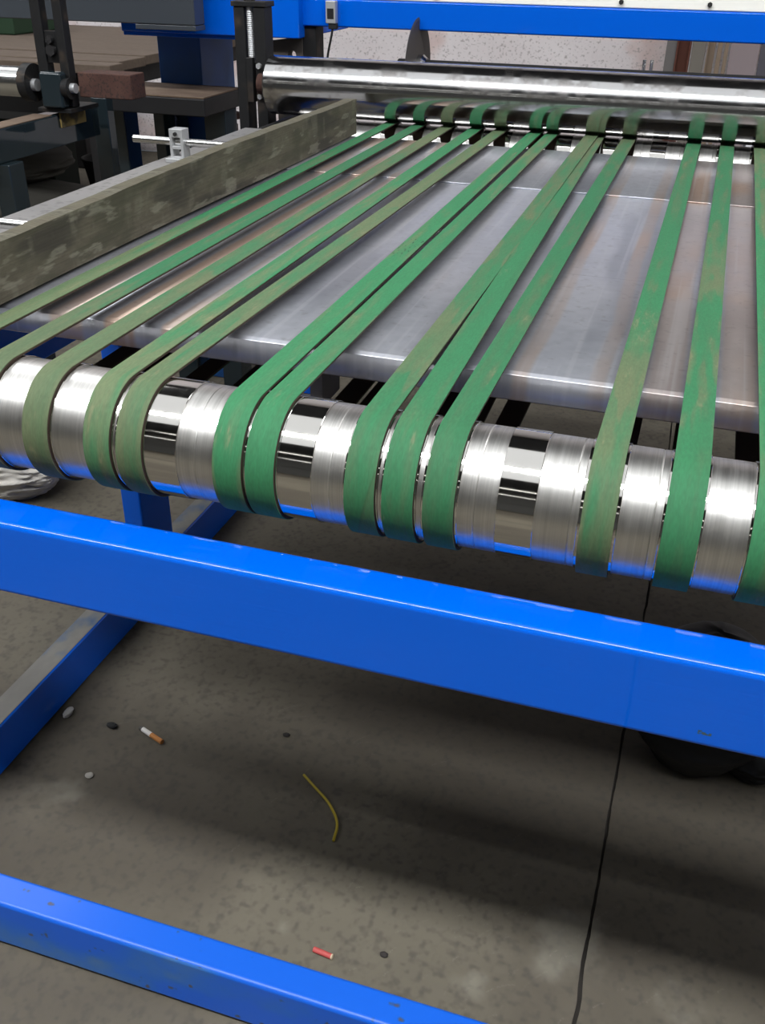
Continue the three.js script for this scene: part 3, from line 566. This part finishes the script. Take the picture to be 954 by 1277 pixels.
{
  const white = std({ color: 0xc2bdb4, roughness: 0.7 }), black = std({ color: 0x050506, roughness: 0.6 }), dull = std({ color: 0x3a3832, roughness: 0.9 });
  const s1 = thing('plastic_sack', 'crumpled whitish sack on the floor at the left edge, behind the blue beam', 'sack', [-1.74, 0, -1.955]); part('sack', lump(0.17, 0.1, 0.1, 0.42, 7, 301), white, s1); part('tied_neck', (() => { const g = lump(0.04, 0.03, 0.03, 0.4, 6, 303, 12); g.translate(0.15, 0.06, 0.03); return g; })(), white, s1);
  single('plastic_bag', (() => { const g = lump(0.115, 0.16, 0.1, 0.22, 5, 311); g.translate(0.16, 0, -1.5); return g; })(), black, 'black rubbish bag on the floor below the blue beam at right', 'bag');
  single('plastic_bag', (() => { const g = lump(0.05, 0.05, 0.05, 0.25, 5, 315); g.translate(0.262, 0, -1.49); return g; })(), black, 'small black bag end lying against the right side of the rubbish bag', 'bag');
  for (const [x, y, z, sx, lab] of [[-3.42, 0, -4.5, 0.4, 'dull grey sack at the bottom of the pile behind the teal frame'], [-3.6, 0.19, -4.62, 0.3, 'dull grey sack on top of the pile behind the teal frame']]) single('sack', (() => { const g = lump(sx, 0.11, 0.3, 0.2, 6, 320 + y * 10); g.translate(x, y, z); return g; })(), dull, lab, 'sack', 'sacks in a pile');

  const tub = thing('tub', 'black round tub on the floor under the brown table', 'tub', [-3.32, 0, -5.15]);
  part('body', new THREE.LatheGeometry([[0, 0], [0.11, 0], [0.15, 0.22], [0.155, 0.225], [0.15, 0.23], [0.142, 0.225], [0.1, 0.01], [0, 0.01]].map(p => new THREE.Vector2(...p)), 40), M.rubberBlack, tub);
  part('rim', (() => { const g = new THREE.TorusGeometry(0.152, 0.006, 8, 40); g.rotateX(Math.PI / 2); g.translate(0, 0.226, 0); return g; })(), M.rubberBlack, tub);
  single('crate', bar([-4.15, 0, -5.28], [-3.62, 0.42, -5.03], 0.008), std({ color: 0x17221a, roughness: 0.85 }), 'green-black crate under the brown table behind the sacks', 'crate');
  const c = thing('cigarette_butt', 'cigarette butt with an orange filter on the concrete floor', 'cigarette butt', [-0.85, 0.005, -1.214]); c.rotation.y = 160 * R; c.scale.setScalar(1.25);
  part('filter', cylX(0.004, -0.027, -0.002, 0, 0, 16), std({ color: 0xb0743c, roughness: 0.8 }), c);
  part('paper', cylX(0.0039, -0.002, 0.018, 0, 0, 16), std({ color: 0xd8d4cc, roughness: 0.8 }), c);
  part('ash_tip', cylX(0.0036, 0.018, 0.024, 0, 0, 12), std({ color: 0x55524e, roughness: 1 }), c);
  single('cable_tie', new THREE.TubeGeometry(new THREE.CatmullRomCurve3([[-0.528, 0.003, -1.212], [-0.5, 0.006, -1.19], [-0.455, 0.008, -1.155], [-0.428, 0.006, -1.12], [-0.422, 0.003, -1.085]].map(p => new THREE.Vector3(...p))), 40, 0.0026, 8), std({ color: 0xa8941c, roughness: 0.5 }), 'thin yellow plastic strip curving on the concrete floor', 'plastic strip');
  const r = thing('red_stub', 'short red stick with a pale end by the floor rail', 'stick', [-0.362, 0.0045, -0.8765]); r.rotation.y = -6 * R;
  part('stick', cylX(0.0044, -0.0155, 0.0145, 0, 0, 14), std({ color: 0xb04a46, roughness: 0.6 }), r); part('pale_end', cylX(0.0042, 0.0145, 0.0165, 0, 0, 14), std({ color: 0xcbb79a, roughness: 0.8 }), r);
  const bit = (name, label, x, z, rx, ry, rz, hex, s) => single(name, (() => { const g = lump(rx, ry, rz, 0.5, 4, s, 12); g.translate(x, 0, z); return g; })(), std({ color: hex, roughness: 0.85 }), label, 'scrap');
  bit('pebble', 'pale stub lying beside the left floor rail', -1.035, -1.215, 0.006, 0.008, 0.011, 0xa8a6a0, 331);
  bit('scrap', 'small black scrap on the floor right of the pale stub', -0.935, -1.213, 0.009, 0.005, 0.006, 0x151515, 333);
  bit('scrap', 'tiny pale flake on the floor left of the cigarette butt', -0.905, -1.085, 0.007, 0.003, 0.006, 0x96928a, 335);
  bit('scrap', 'tiny dark crumb right of the red stick', -0.272, -0.905, 0.005, 0.003, 0.004, 0x2a2522, 337);
  bit('scrap', 'dark crumb beside the yellow strip on the shaded floor', -0.6, -1.3, 0.006, 0.003, 0.005, 0x24211e, 339);
}

renderer.render(scene, camera);
